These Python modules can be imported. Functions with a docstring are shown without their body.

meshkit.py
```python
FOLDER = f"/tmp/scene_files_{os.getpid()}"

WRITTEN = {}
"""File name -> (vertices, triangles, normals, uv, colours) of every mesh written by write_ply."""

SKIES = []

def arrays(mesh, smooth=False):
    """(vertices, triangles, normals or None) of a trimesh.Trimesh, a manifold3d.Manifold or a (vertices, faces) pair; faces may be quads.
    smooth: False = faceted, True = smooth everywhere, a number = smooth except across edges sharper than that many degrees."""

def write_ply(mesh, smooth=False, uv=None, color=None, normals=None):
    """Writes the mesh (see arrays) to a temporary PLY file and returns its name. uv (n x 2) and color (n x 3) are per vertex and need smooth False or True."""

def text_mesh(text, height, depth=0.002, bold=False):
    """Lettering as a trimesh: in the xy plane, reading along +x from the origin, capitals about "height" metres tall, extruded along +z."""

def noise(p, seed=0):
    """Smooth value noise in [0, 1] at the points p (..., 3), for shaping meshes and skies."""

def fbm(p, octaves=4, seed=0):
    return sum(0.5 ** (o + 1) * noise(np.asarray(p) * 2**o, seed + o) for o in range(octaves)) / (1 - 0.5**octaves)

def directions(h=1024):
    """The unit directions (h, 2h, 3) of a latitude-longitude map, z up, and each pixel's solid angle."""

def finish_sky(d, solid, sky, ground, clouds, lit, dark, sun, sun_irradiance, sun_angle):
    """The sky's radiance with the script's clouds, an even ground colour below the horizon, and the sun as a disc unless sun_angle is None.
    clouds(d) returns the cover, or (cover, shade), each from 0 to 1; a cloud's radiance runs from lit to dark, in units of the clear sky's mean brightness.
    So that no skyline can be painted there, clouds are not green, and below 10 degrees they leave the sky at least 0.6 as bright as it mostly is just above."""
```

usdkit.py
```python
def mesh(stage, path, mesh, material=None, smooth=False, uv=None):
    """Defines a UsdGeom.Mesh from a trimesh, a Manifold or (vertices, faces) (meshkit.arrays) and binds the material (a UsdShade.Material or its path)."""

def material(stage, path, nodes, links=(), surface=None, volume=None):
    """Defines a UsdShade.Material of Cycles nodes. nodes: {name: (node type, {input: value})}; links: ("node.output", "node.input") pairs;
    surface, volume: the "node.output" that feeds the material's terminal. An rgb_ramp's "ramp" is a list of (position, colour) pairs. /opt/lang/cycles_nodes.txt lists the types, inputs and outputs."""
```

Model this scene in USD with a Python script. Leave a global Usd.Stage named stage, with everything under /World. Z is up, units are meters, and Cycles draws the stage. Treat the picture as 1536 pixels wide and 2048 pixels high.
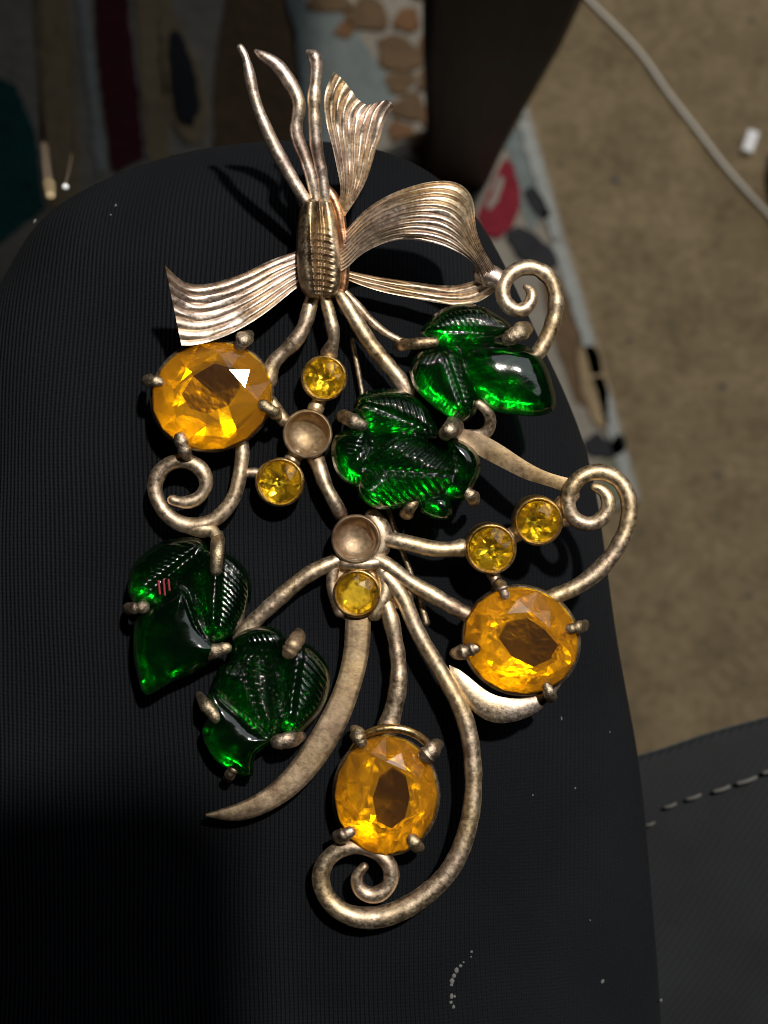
import math, random
import numpy as np, trimesh, usdkit, meshkit
from pxr import Usd, UsdGeom, UsdLux, UsdShade, Gf, Sdf
from scipy.interpolate import CubicSpline
from scipy.spatial import Delaunay
from shapely.geometry import Polygon, Point, LineString
from shapely.ops import unary_union
import shapely

rng = np.random.default_rng(7)
random.seed(7)
stage = Usd.Stage.CreateInMemory()
UsdGeom.SetStageUpAxis(stage, UsdGeom.Tokens.z)
UsdGeom.SetStageMetersPerUnit(stage, 1.0)
UsdGeom.Xform.Define(stage, '/World')
UsdGeom.Scope.Define(stage, '/World/Looks')

# ---------------------------------------------------------------- camera, light, exposure
ZT = 0.45                        # top of the knee
FPX = 2600.0                     # focal length in photo pixels (photo is 1536 wide)
DCAM = 0.1486
ZC = ZT + 0.004 + DCAM           # camera height
cam = UsdGeom.Camera.Define(stage, '/World/camera')
cam.AddTranslateOp().Set(Gf.Vec3d(0, 0, ZC))
FOC = 26.0
cam.CreateFocalLengthAttr(FOC)
cam.CreateHorizontalApertureAttr(FOC * 1536 / FPX)
cam.CreateVerticalApertureAttr(FOC * 2048 / FPX)
cam.CreateClippingRangeAttr(Gf.Vec2f(0.01, 50))
cam.CreateFStopAttr(FOC / 1.5)
cam.CreateFocusDistanceAttr(DCAM)
cam.CreateExposureAttr(0.0)

lamp_pos = np.array([0.175, 0.310, 1.112])
lamp = UsdLux.SphereLight.Define(stage, '/World/room_lamp')
lamp.CreateRadiusAttr(0.015)
lamp.CreateNormalizeAttr(True)
lamp.CreateIntensityAttr(7.8)
lamp.CreateColorAttr(Gf.Vec3f(1.0, 0.93, 0.83))
lamp.AddTranslateOp().Set(Gf.Vec3d(*map(float, lamp_pos)))
fill = UsdLux.RectLight.Define(stage, '/World/ceiling_glow')      # the dim room ceiling
fill.CreateWidthAttr(1.6); fill.CreateHeightAttr(1.6)
fill.CreateNormalizeAttr(True)
fill.CreateIntensityAttr(3.2)
fill.CreateColorAttr(Gf.Vec3f(0.90, 0.95, 1.0))
fill.AddTranslateOp().Set(Gf.Vec3d(1.0, 1.25, 1.95))
fill.AddRotateXYZOp().Set(Gf.Vec3f(-38, 30, 0))

# ---------------------------------------------------------------- helpers
def W(px, py, z):
    s = (ZC - z) / FPX
    return np.array([(px - 768.0) * s, (1024.0 - py) * s, z])

def B(px, py, zmm):              # a point of the brooch, millimetres above the knee
    return W(px, py, ZT + zmm * 0.001)

MM = 0.001
PXM = DCAM / FPX                 # metres per photo pixel on the brooch
_used = {}
def path_for(name, parent):
    base = (str(parent.GetPath()) if parent is not None else '/World') + '/' + name
    k = _used.get(base, 0); _used[base] = k + 1
    return base if k == 0 else '%s_%03d' % (base, k)

def obj(name, mesh, m, parent=None, smooth=False):
    return usdkit.mesh(stage, path_for(name, parent), mesh, m, smooth=smooth).GetPrim()

def tag(p, label=None, cat=None, group=None, kind=None):
    for k, v in (('label', label), ('category', cat), ('group', group), ('kind', kind)):
        if v: p.SetCustomDataByKey(k, v)
    return p

def thing(name, label, cat, group=None):
    return tag(UsdGeom.Xform.Define(stage, path_for(name, None)).GetPrim(), label, cat, group)

def quads(v, f):
    f = np.asarray(f)
    return trimesh.Trimesh(np.asarray(v, float), np.vstack([f[:, [0, 1, 2]], f[:, [0, 2, 3]]]), process=False)

def join(*ms): return trimesh.util.concatenate(list(ms))

def spline(pts, step=None, n=None):
    p = np.asarray(pts, float)
    d = np.r_[0, np.cumsum(np.linalg.norm(np.diff(p[:, :3], axis=0), axis=1) ** 0.8 + 1e-12)]
    cs = CubicSpline(d, p, bc_type='natural')
    if n is None:
        L = np.linalg.norm(np.diff(p[:, :3], axis=0), axis=1).sum()
        n = max(8, int(L / step))
    return cs(np.linspace(0, d[-1], n))

def tube_w(P, R, sides=14, squash=1.0):
    """P (n,3) world points, R (n,) radii in metres; rounded ends."""
    P = np.asarray(P, float); R = np.asarray(R, float)
    T = np.gradient(P, axis=0); T /= np.linalg.norm(T, axis=1, keepdims=True)
    # rounded ends
    pre, post = [], []
    for a in (80, 55, 30):
        c, s = math.cos(math.radians(a)), math.sin(math.radians(a))
        pre.append((P[0] - T[0] * R[0] * s, R[0] * c, T[0]))
    for a in (30, 55, 80):
        c, s = math.cos(math.radians(a)), math.sin(math.radians(a))
        post.append((P[-1] + T[-1] * R[-1] * s, R[-1] * c, T[-1]))
    P = np.vstack([[x[0] for x in pre], P, [x[0] for x in post]])
    R = np.r_[[x[1] for x in pre], R, [x[1] for x in post]]
    T = np.vstack([[x[2] for x in pre], T, [x[2] for x in post]])
    up = np.array([0, 0, 1.0])
    A = np.cross(T, up); ln = np.linalg.norm(A, axis=1, keepdims=True)
    A = np.where(ln > 1e-3, A / np.maximum(ln, 1e-9), [1.0, 0, 0])
    Bn = np.cross(T, A)
    ang = np.arange(sides) * 2 * np.pi / sides
    V = P[:, None] + R[:, None, None] * (np.cos(ang)[None, :, None] * A[:, None] + squash * np.sin(ang)[None, :, None] * Bn[:, None])
    n = len(P)
    i, j = np.meshgrid(np.arange(n - 1), np.arange(sides), indexing='ij')
    q = np.stack([i * sides + j, i * sides + (j + 1) % sides, (i + 1) * sides + (j + 1) % sides, (i + 1) * sides + j], -1).reshape(-1, 4)
    V = V.reshape(-1, 3)
    c0, c1 = len(V), len(V) + 1
    V = np.vstack([V, P[0], P[-1]])
    caps = [[c0, (k + 1) % sides, k] for k in range(sides)] + [[c1, (n - 1) * sides + k, (n - 1) * sides + (k + 1) % sides] for k in range(sides)]
    f = np.vstack([q[:, [0, 1, 2]], q[:, [0, 2, 3]], caps])
    m = trimesh.Trimesh(V, f, process=False)
    m.fix_normals()
    return m

def wire_mesh(pts, squash=1.0, rough=0.08, sides=14):
    """pts rows: px, py, z mm, radius px"""
    s = spline(pts, step=7)
    P = np.array([B(*r[:3]) for r in s])
    R = np.abs(s[:, 3]) * PXM * 0.95
    nz = meshkit.noise(np.c_[np.arange(len(R)) * 0.45, np.full(len(R), pts[0][0]), np.full(len(R), pts[0][1])])
    R = R * (1 + rough * (nz - 0.5) * 2)
    return tube_w(P, R, sides, squash)

def resample(pts, n):
    return spline(pts, n=n)

def patch_mesh(EA, EB, nv=90, flutes=8, amp=0.16, thick=0.55, arch=0.0, per=8, zfun=None, fade=None, yend=None, nu=None):
    """A band of sheet metal between edge EA and edge EB (rows px, py, z mm), fluted along its length."""
    A, Bq = resample(EA, nv), resample(EB, nv)
    nu = nu or max(6, flutes * per)
    u = np.linspace(0, 1, nu + 1)
    v = np.linspace(0, 1, nv)
    G = A[:, None] * (1 - u)[None, :, None] + Bq[:, None] * u[None, :, None]
    fl = np.abs(np.cos(np.pi * flutes * u)) ** 0.8 if flutes else np.zeros_like(u)
    fw = np.ones(nv) if fade is None else np.interp(v, fade[0], fade[1])
    wob = meshkit.noise(np.stack([np.broadcast_to(u * flutes * 1.0, (nv, nu + 1)), np.broadcast_to(v[:, None] * 9, (nv, nu + 1)), np.full((nv, nu + 1), EA[0][0])], -1))
    G[..., 2] += amp * fl[None] * fw[:, None] * (0.25 + 1.3 * wob) + arch * 4 * (u * (1 - u))[None]
    if yend is not None: G[..., 1] += yend(u)[None] * (v[:, None] ** 3)
    if zfun is not None: G[..., 2] += zfun(v[:, None], u[None])
    top = np.array([[B(*p) for p in row] for row in G])
    G2 = G.copy(); G2[..., 2] -= thick
    bot = np.array([[B(*p) for p in row] for row in G2])
    n, m_ = nv, nu + 1
    idx = np.arange(n * m_).reshape(n, m_)
    q = np.stack([idx[:-1, :-1], idx[:-1, 1:], idx[1:, 1:], idx[1:, :-1]], -1).reshape(-1, 4)
    off = n * m_
    loop = np.r_[idx[0, :], idx[1:, -1], idx[-1, -2::-1], idx[-2:0:-1, 0]]
    nx = np.roll(loop, -1)
    side = np.stack([loop, loop + off, nx + off, nx], -1)
    m = quads(np.vstack([top.reshape(-1, 3), bot.reshape(-1, 3)]), np.vstack([q, q[:, ::-1] + off, side]))
    m.fix_normals()
    return m

# ---------------------------------------------------------------- materials
def mat(name, nodes, links, surface):
    return usdkit.material(stage, '/World/Looks/' + name, nodes, links, surface=surface)

def metal(name, ramp, rough=(0.3, 0.5), scale=420, bump=0.00006, metallic=1.0):
    return mat(name, {
        'g': ('geometry', {}),
        'n': ('noise_texture', {'scale': scale, 'detail': 5, 'roughness': 0.62}),
        'n2': ('noise_texture', {'scale': scale * 5, 'detail': 3, 'roughness': 0.6}),
        'mx': ('mix_float', {'fac': 0.25}),
        'r': ('rgb_ramp', {'ramp': ramp}),
        'rr': ('map_range', {'from_min': 0.3, 'from_max': 0.7, 'to_min': rough[0], 'to_max': rough[1], 'clamp': True}),
        'b': ('bump', {'strength': 0.6, 'distance': bump}),
        'n3': ('noise_texture', {'scale': 130, 'detail': 3}),
        'r3': ('rgb_ramp', {'ramp': [(0.30, (0.62, 0.52, 0.48)), (0.40, (1.0, 0.93, 0.92)), (0.5, (0.98, 0.93, 0.88)), (0.66, (1.0, 0.90, 0.70))]}),
        'mc': ('mix', {'mix_type': 'multiply', 'fac': 1.0}),
        'p': ('principled_bsdf', {'metallic': metallic, 'specular_ior_level': 0.5}),
    }, [('g.position', 'n.vector'), ('g.position', 'n2.vector'), ('n.fac', 'mx.a'), ('n2.fac', 'mx.b'), ('mx.result', 'r.fac'), ('g.position', 'n3.vector'), ('n3.fac', 'r3.fac'), ('r.color', 'mc.color1'), ('r3.color', 'mc.color2'), ('mc.color', 'p.base_color'),
        ('n2.fac', 'rr.value'), ('rr.result', 'p.roughness'), ('n2.fac', 'b.height'), ('b.normal', 'p.normal')], 'p.BSDF')

M_GOLD = metal('worn_gold', [(0.30, (0.21, 0.165, 0.13)), (0.40, (0.48, 0.395, 0.295)), (0.53, (0.69, 0.59, 0.455)), (0.72, (0.84, 0.74, 0.58))], (0.38, 0.64))
M_RIB = metal('worn_ribbon_gold', [(0.30, (0.30, 0.245, 0.215)), (0.40, (0.58, 0.50, 0.435)), (0.54, (0.77, 0.69, 0.61)), (0.72, (0.90, 0.84, 0.77))], (0.38, 0.60), scale=500)
M_DARK = metal('tarnished_metal', [(0.30, (0.10, 0.082, 0.07)), (0.44, (0.30, 0.245, 0.19)), (0.58, (0.54, 0.46, 0.36)), (0.73, (0.74, 0.66, 0.54))], (0.38, 0.6), scale=600)
M_FLAT = metal('dull_flat_gold', [(0.30, (0.17, 0.12, 0.08)), (0.46, (0.36, 0.28, 0.19)), (0.60, (0.52, 0.42, 0.29)), (0.75, (0.68, 0.58, 0.43))], (0.45, 0.65), scale=330, bump=0.00005, metallic=0.9)
M_PRONG = metal('prong_metal', [(0.30, (0.10, 0.085, 0.07)), (0.46, (0.32, 0.275, 0.21)), (0.60, (0.56, 0.49, 0.38)), (0.75, (0.78, 0.71, 0.58))], (0.36, 0.6), scale=900, bump=0.00012)
M_CUP = metal('cup_gold', [(0.28, (0.28, 0.18, 0.07)), (0.44, (0.60, 0.44, 0.2)), (0.60, (0.78, 0.62, 0.34)), (0.75, (0.86, 0.74, 0.5))], (0.25, 0.42), scale=500)

def stone(name, tint, rough, haze, haze_col, ior=1.55, clear=0.6, bump=0.0, bscale=300):
    n = {
        'fr': ('fresnel', {'IOR': ior}),
        'gl': ('glossy_bsdf', {'color': (1, 1, 1), 'roughness': rough}),
        'tr': ('transparent_bsdf', {'color': tint}),
        'rf': ('refraction_bsdf', {'color': tint, 'roughness': 0.03, 'IOR': ior}),
        'm1': ('mix_closure', {'fac': 1 - clear}),
        'df': ('diffuse_bsdf', {'color': haze_col}),
        'm2': ('mix_closure', {'fac': haze}),
        'm3': ('mix_closure', {}),
        'g': ('geometry', {}), 'nz': ('noise_texture', {'scale': bscale, 'detail': 4}), 'b': ('bump', {'strength': 1.0, 'distance': bump}),
    }
    l = [('fr.fac', 'm3.fac'), ('tr.BSDF', 'm1.closure1'), ('rf.BSDF', 'm1.closure2'), ('m1.closure', 'm2.closure1'), ('df.BSDF', 'm2.closure2'),
         ('m2.closure', 'm3.closure1'), ('gl.BSDF', 'm3.closure2'), ('g.position', 'nz.vector'), ('nz.fac', 'b.height')]
    if bump: l += [('b.normal', 'gl.normal'), ('b.normal', 'rf.normal'), ('b.normal', 'fr.normal')]
    else:
        for k in ('g', 'nz', 'b'): n.pop(k)
        l = [x for x in l if x[0].split('.')[0] in n and x[1].split('.')[0] in n]
    return mat(name, n, l, 'm3.closure')

def foil(name, col, rough, scale=700, bump=0.00008, metallic=1.0):
    return mat(name, {
        'g': ('geometry', {}), 'n': ('noise_texture', {'scale': scale, 'detail': 3}),
        'b': ('bump', {'strength': 1.0, 'distance': bump}),
        'p': ('principled_bsdf', {'base_color': col, 'metallic': metallic, 'roughness': rough}),
    }, [('g.position', 'n.vector'), ('n.fac', 'b.height'), ('b.normal', 'p.normal')], 'p.BSDF')

M_AMBER = stone('amber_glass', (1.0, 0.70, 0.012), 0.15, 0.022, (0.75, 0.42, 0.30), clear=0.74)
M_AMBERFOIL = foil('amber_foil', (1.0, 0.9, 0.5), 0.27, metallic=0.82)
M_CULET = foil('dark_culet', (0.62, 0.50, 0.34), 0.22, bump=0.00014)
M_GREEN = stone('green_glass', (0.022, 0.40, 0.07), 0.10, 0.005, (0.1, 0.4, 0.2), ior=1.65, clear=0.6, bump=0.00003, bscale=900)
M_GREENFOIL = foil('green_back', (0.36, 0.62, 0.36), 0.17)
M_YELLOW = stone('yellow_glass', (0.95, 0.86, 0.26), 0.05, 0.01, (0.8, 0.6, 0.2), clear=0.6)
M_YELLOWFOIL = foil('yellow_foil', (0.95, 0.8, 0.4), 0.22)

def cloth(name, col, pitch, course, bump, fuzz=0.25, rot=0.0, spec=0.2):
    return mat(name, {
        'g': ('geometry', {}),
        'wn': ('noise_texture', {'scale': 28, 'detail': 1}),
        'ws': ('vector_math', {'math_type': 'scale', 'scale': 0.004}),
        'wa': ('vector_math', {'math_type': 'add'}),
        'mp': ('mapping', {'rotation': (0, 0, rot)}),
        'w1': ('wave_texture', {'wave_type': 'bands', 'bands_direction': 'x', 'profile': 'sine', 'scale': 2 * math.pi / (20 * pitch), 'distortion': 0.4, 'detail': 1, 'detail_scale': 6}),
        'w2': ('wave_texture', {'wave_type': 'bands', 'bands_direction': 'y', 'profile': 'sine', 'scale': 2 * math.pi / (20 * course), 'distortion': 0.6, 'detail': 1, 'detail_scale': 6}),
        'n': ('noise_texture', {'scale': 2600, 'detail': 2}),
        'a1': ('math', {'math_type': 'multiply_add', 'value2': 0.12}),
        'a2': ('math', {'math_type': 'multiply_add', 'value2': 0.55}),
        'b': ('bump', {'strength': 1.0, 'distance': bump}),
        'nl': ('noise_texture', {'scale': 60, 'detail': 4}),
        'cr': ('rgb_ramp', {'ramp': [(0.3, tuple(c * 0.8 for c in col)), (0.7, tuple(c * 1.2 for c in col))]}),
        'p': ('principled_bsdf', {'roughness': 0.8, 'specular_ior_level': spec, 'sheen_weight': fuzz, 'sheen_roughness': 0.5, 'sheen_tint': (0.6, 0.68, 0.8)}),
    }, [('g.position', 'wn.vector'), ('wn.color', 'ws.vector1'), ('g.position', 'wa.vector1'), ('ws.vector', 'wa.vector2'), ('wa.vector', 'mp.vector'),
        ('mp.vector', 'w1.vector'), ('mp.vector', 'w2.vector'), ('g.position', 'n.vector'), ('w2.fac', 'a1.value1'), ('w1.fac', 'a1.value3'),
        ('n.fac', 'a2.value1'), ('a1.value', 'a2.value3'), ('a2.value', 'b.height'), ('b.normal', 'p.normal'),
        ('g.position', 'nl.vector'), ('nl.fac', 'cr.fac'), ('cr.color', 'p.base_color')], 'p.BSDF')

M_KNIT = cloth('black_knit', (0.0072, 0.0084, 0.0108), 0.00056, 0.00044, 0.00021, 0.012, 0.0, 0.10)
M_SEAT = cloth('grey_twill', (0.0145, 0.017, 0.018), 0.0011, 0.0009, 0.0001, 0.1, 0.6)

def pile(name, col, var=0.3, scale=260, bump=0.002):
    return mat(name, {
        'g': ('geometry', {}), 'n': ('noise_texture', {'scale': scale, 'detail': 5, 'roughness': 0.7}), 'n2': ('noise_texture', {'scale': 40, 'detail': 3}),
        'mx': ('mix_float', {'fac': 0.45}),
        'r': ('rgb_ramp', {'ramp': [(0.3, tuple(c * (1 - var) for c in col)), (0.7, tuple(c * (1 + var) for c in col))]}),
        'b': ('bump', {'strength': 0.8, 'distance': bump}),
        'p': ('principled_bsdf', {'roughness': 0.95, 'specular_ior_level': 0.1, 'sheen_weight': 0.1}),
    }, [('g.position', 'n.vector'), ('g.position', 'n2.vector'), ('n.fac', 'mx.a'), ('n2.fac', 'mx.b'), ('mx.result', 'r.fac'), ('r.color', 'p.base_color'), ('n.fac', 'b.height'), ('b.normal', 'p.normal')], 'p.BSDF')

def plain(name, col, rough=0.6, **kw):
    return mat(name, {'p': ('principled_bsdf', {'base_color': col, 'roughness': rough, **kw})}, [], 'p.BSDF')

M_CARPET = pile('beige_carpet', (0.255, 0.197, 0.118), 0.5, 190, 0.005)
M_WOOD = mat('dark_wood', {
    'g': ('geometry', {}), 'mp': ('mapping', {'scale': (60, 60, 5)}), 'n': ('noise_texture', {'scale': 3, 'detail': 5, 'distortion': 0.6}),
    'r': ('rgb_ramp', {'ramp': [(0.3, (0.028, 0.014, 0.008)), (0.7, (0.065, 0.033, 0.018))]}),
    'p': ('principled_bsdf', {'roughness': 0.5, 'specular_ior_level': 0.12}),
}, [('g.position', 'mp.vector'), ('mp.vector', 'n.vector'), ('n.fac', 'r.fac'), ('r.color', 'p.base_color')], 'p.BSDF')
M_LINT = plain('white_lint', (0.13, 0.13, 0.128), 0.95)
M_CABLE = plain('cable_white', (0.66, 0.63, 0.57), 0.5)
M_PAPER = plain('white_plastic', (0.85, 0.86, 0.9), 0.5)
M_STITCH = plain('pale_thread', (0.11, 0.105, 0.10), 0.85)
M_CORD = pile('tan_cord', (0.16, 0.11, 0.06), 0.3, 500, 0.0008)
M_BEAD = plain('pearl_bead', (0.8, 0.85, 0.88), 0.15)
M_BLACK = plain('dark_rubber', (0.012, 0.011, 0.010), 0.5)
M_RED = plain('red_residue', (0.22, 0.02, 0.035), 0.5)

# ================================================================ the setting: carpet and rug
def sheet(poly_px, z, m, name, parent=None, thick=0.0):
    """A flat piece lying at height z whose outline is given by photo points."""
    p = Polygon([W(x, y, z)[:2] for x, y in poly_px]).buffer(0)
    mm = trimesh.creation.extrude_polygon(p, thick or 0.002, engine='earcut')
    mm.apply_translation([0, 0, z])
    return obj(name, mm, m, parent)

g = trimesh.creation.box([6, 6, 0.02]); g.apply_translation([0, 0, -0.01])
tag(obj('floor', g, M_CARPET), 'beige carpet floor', 'floor', kind='structure')

def rpt(px, py): return W(px, py, 0.0)[:2]
rug = thing('rug', 'floral patterned rug with grey border, brown blotches and red petal on carpet', 'rug')
RZ = 0.006
edge_pts = [(960, -110), (1060, 235), (1130, 480), (1210, 750), (1280, 1000)]
rug_out = edge_pts + [(900, 1110), (-900, 1500), (-1600, -600), (840, -600)]
C_GROUND = pile('rug_ground', (0.30, 0.275, 0.235), 0.22, 150, 0.003)
C_GREY = pile('rug_bluegrey', (0.19, 0.225, 0.225), 0.25, 150, 0.003)
C_BROWN = pile('rug_brown', (0.145, 0.095, 0.055), 0.35, 150, 0.003)
C_RUST = pile('rug_rust', (0.19, 0.105, 0.055), 0.35, 150, 0.003)
C_RED = pile('rug_red', (0.21, 0.022, 0.034), 0.3, 150, 0.003)
C_CHAR = pile('rug_charcoal', (0.035, 0.036, 0.042), 0.3, 150, 0.003)
C_PALE = pile('rug_pale', (0.36, 0.38, 0.37), 0.2, 150, 0.003)
C_TAN = pile('rug_tan', (0.33, 0.25, 0.15), 0.25, 150, 0.003)
C_MAROON = pile('rug_maroon', (0.085, 0.018, 0.03), 0.35, 150, 0.003)
C_TEAL = pile('rug_teal', (0.015, 0.085, 0.08), 0.35, 150, 0.003)
C_GREEN = pile('rug_sage', (0.20, 0.22, 0.15), 0.25, 150, 0.003)
sheet(rug_out, 0.0015, C_GROUND, 'rug_field', rug, 0.0045)

def blob(pts, z, m, name, wob=0.0):
    p = Polygon(pts)
    if wob: p = p.buffer(wob).buffer(-2 * wob).buffer(wob)
    # organic outline: resample and jitter
    if p.is_empty: return
    if p.geom_type != 'Polygon': p = max(p.geoms, key=lambda q: q.area)
    L = p.exterior.length
    q = [p.exterior.interpolate(s) for s in np.linspace(0, L, max(14, int(L / 14)), endpoint=False)]
    q = [(a.x + rng.normal(0, 1.6), a.y + rng.normal(0, 1.6)) for a in q]
    return sheet(q, z, m, name, rug, 0.0012)

def ell(cx, cy, rx, ry, rot=0, n=18):
    t = np.linspace(0, 2 * np.pi, n, endpoint=False); r = 1 + 0.13 * np.sin(3 * t + cx) + 0.08 * np.sin(5 * t + cy)
    x, y = rx * r * np.cos(t), ry * r * np.sin(t); c, s = math.cos(rot), math.sin(rot)
    return list(zip(cx + c * x - s * y, cy + s * x + c * y))

# pattern to the left of the table leg
blob([(560, -20), (640, 10), (700, 40), (730, 90), (770, 150), (790, 210), (760, 260), (700, 320), (620, 330), (600, 200), (590, 90)], RZ, C_GREY, 'pattern_patch', 6)
for cx, cy, rx, ry, k in [(660, 5, 46, 22, 0), (735, 30, 44, 34, 0), (815, 42, 26, 24, 1), (800, 110, 48, 34, 0), (858, 95, 20, 30, 1), (800, 165, 30, 22, 0), (855, 160, 22, 24, 0),
                          (815, 215, 34, 26, 0), (868, 225, 26, 30, 1), (800, 262, 26, 18, 1), (850, 285, 30, 18, 1), (690, 62, 20, 16, 1), (755, -30, 40, 20, 0), (835, -25, 34, 22, 1), (905, 40, 26, 34, 0), (915, 130, 24, 34, 1),
                          (600, -30, 30, 20, 1)]:
    blob(ell(cx, cy, rx, ry, rng.uniform(-0.5, 0.5)), RZ + 0.0015, C_RUST if k else C_BROWN, 'pattern_blot')
# in the table's shade: long bands and leaves
blob([(455, -40), (560, -40), (590, 60), (600, 160), (610, 330), (430, 330), (430, 150)], RZ, C_BROWN, 'pattern_patch', 4)
blob([(-20, 150), (30, 170), (70, 260), (90, 420), (-40, 520), (-60, 300)], RZ, C_TEAL, 'pattern_band', 3)
blob([(75, -60), (135, -60), (150, 150), (160, 330), (160, 420), (100, 420), (88, 150)], RZ, C_TAN, 'pattern_band', 3)
blob([(150, -60), (170, -60), (215, 345), (195, 350)], RZ, C_PALE, 'pattern_band')
blob([(185, -60), (250, -60), (290, 320), (225, 345), (200, 150)], RZ, C_MAROON, 'pattern_band', 3)
blob([(265, -60), (310, -60), (345, 320), (300, 330)], RZ, C_TAN, 'pattern_band', 3)
blob([(320, -60), (345, 20), (400, 130), (418, 220), (412, 285), (370, 285), (335, 230), (320, 120)], RZ, C_TAN, 'pattern_leaf', 3)
blob([(340, 60), (365, 70), (392, 150), (402, 215), (385, 252), (358, 240), (345, 190)], RZ + 0.0015, C_CHAR, 'pattern_leaf', 3)
# pattern to the right of the table leg, along the border
blob([(985, 300), (1055, 240), (1085, 330), (1100, 400), (1060, 470), (1040, 400), (1020, 300)], RZ, C_GREY, 'pattern_patch', 4)
blob([(1010, 310), (1030, 345), (1042, 400), (1030, 450), (1000, 478), (965, 470), (955, 430), (985, 370)], RZ + 0.0015, C_RED, 'red_petal', 4)
blob([(1000, 350), (1012, 360), (990, 410), (975, 425), (972, 415)], RZ + 0.003, C_GROUND, 'petal_streak')
blob([(1045, 380), (1070, 372), (1085, 400), (1105, 432), (1085, 440), (1060, 415)], RZ + 0.0015, C_CHAR, 'pattern_blot', 3)
blob([(1010, 465), (1040, 450), (1085, 480), (1112, 512), (1112, 535), (1080, 545), (1040, 520)], RZ + 0.0015, C_CHAR, 'pattern_blot', 3)
blob([(1080, 560), (1120, 555), (1150, 640), (1180, 760), (1195, 830), (1150, 800), (1110, 690)], RZ, C_BROWN, 'pattern_patch', 4)
blob([(1150, 700), (1195, 690), (1215, 760), (1215, 860), (1190, 850), (1165, 780)], RZ + 0.0015, C_TAN, 'pattern_patch', 4)
blob([(1165, 885), (1195, 862), (1205, 875), (1218, 885), (1228, 872), (1240, 868), (1252, 885), (1250, 900), (1230, 915), (1205, 912), (1180, 912)], RZ + 0.0015, C_CHAR, 'pattern_blot', 2)
blob([(1190, 925), (1260, 915), (1272, 990), (1215, 1010)], RZ, C_GREEN, 'pattern_patch', 3)
# the pale border strip along the edge
for i in range(len(edge_pts) - 1):
    (x0, y0), (x1, y1) = edge_pts[i], edge_pts[i + 1]
    w = 26
    blob([(x0 - w, y0 + 7), (x0 - 4, y0 + 1), (x1 - 4, y1 - 3), (x1 - w, y1 + 3)], RZ + 0.0015, C_PALE, 'border_strip')

# crumbs on the carpet
for i, (x, y, r) in enumerate([(1448, 772, 7), (1437, 948, 8), (1260, 680, 7), (1230, 360, 9), (1120, 330, 5), (1500, 1190, 7), (1240, 690, 5), (1262, 1010, 8), (1505, 40, 6)]):
    c = trimesh.creation.icosphere(1, 1.0); c.apply_scale([r * 0.00022, r * 0.00017, 0.0008]); c.apply_translation(W(x, y, 0.0008))
    tag(obj('carpet_crumb', c, M_STITCH), 'tiny pale crumb lying on the beige carpet', 'crumb', 'crumbs on the carpet')

# cable on the carpet
cb = spline([(1120, -62, 0.003), (1179, 0, 0.003), (1234, 55, 0.003), (1289, 116, 0.003), (1331, 177, 0.003), (1392, 256, 0.003), (1453, 335, 0.003), (1536, 427, 0.003), (1620, 520, 0.003)], n=90)
tag(obj('cable', tube_w([W(*p) for p in cb], np.full(90, 0.0009), 10), M_CABLE, smooth=60), 'thin off-white cable running diagonally across the beige carpet', 'cable')
# small white scrap
sc = trimesh.creation.box([0.0050, 0.0098, 0.004]); 
sc.apply_transform(trimesh.transformations.rotation_matrix(-0.33, [0, 0, 1])); sc.apply_translation(W(1498, 285, 0.002) + [0, 0, 0.001])
tag(obj('plastic_scrap', sc, M_PAPER), 'small white oblong scrap on the carpet near the cable', 'scrap')
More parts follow.
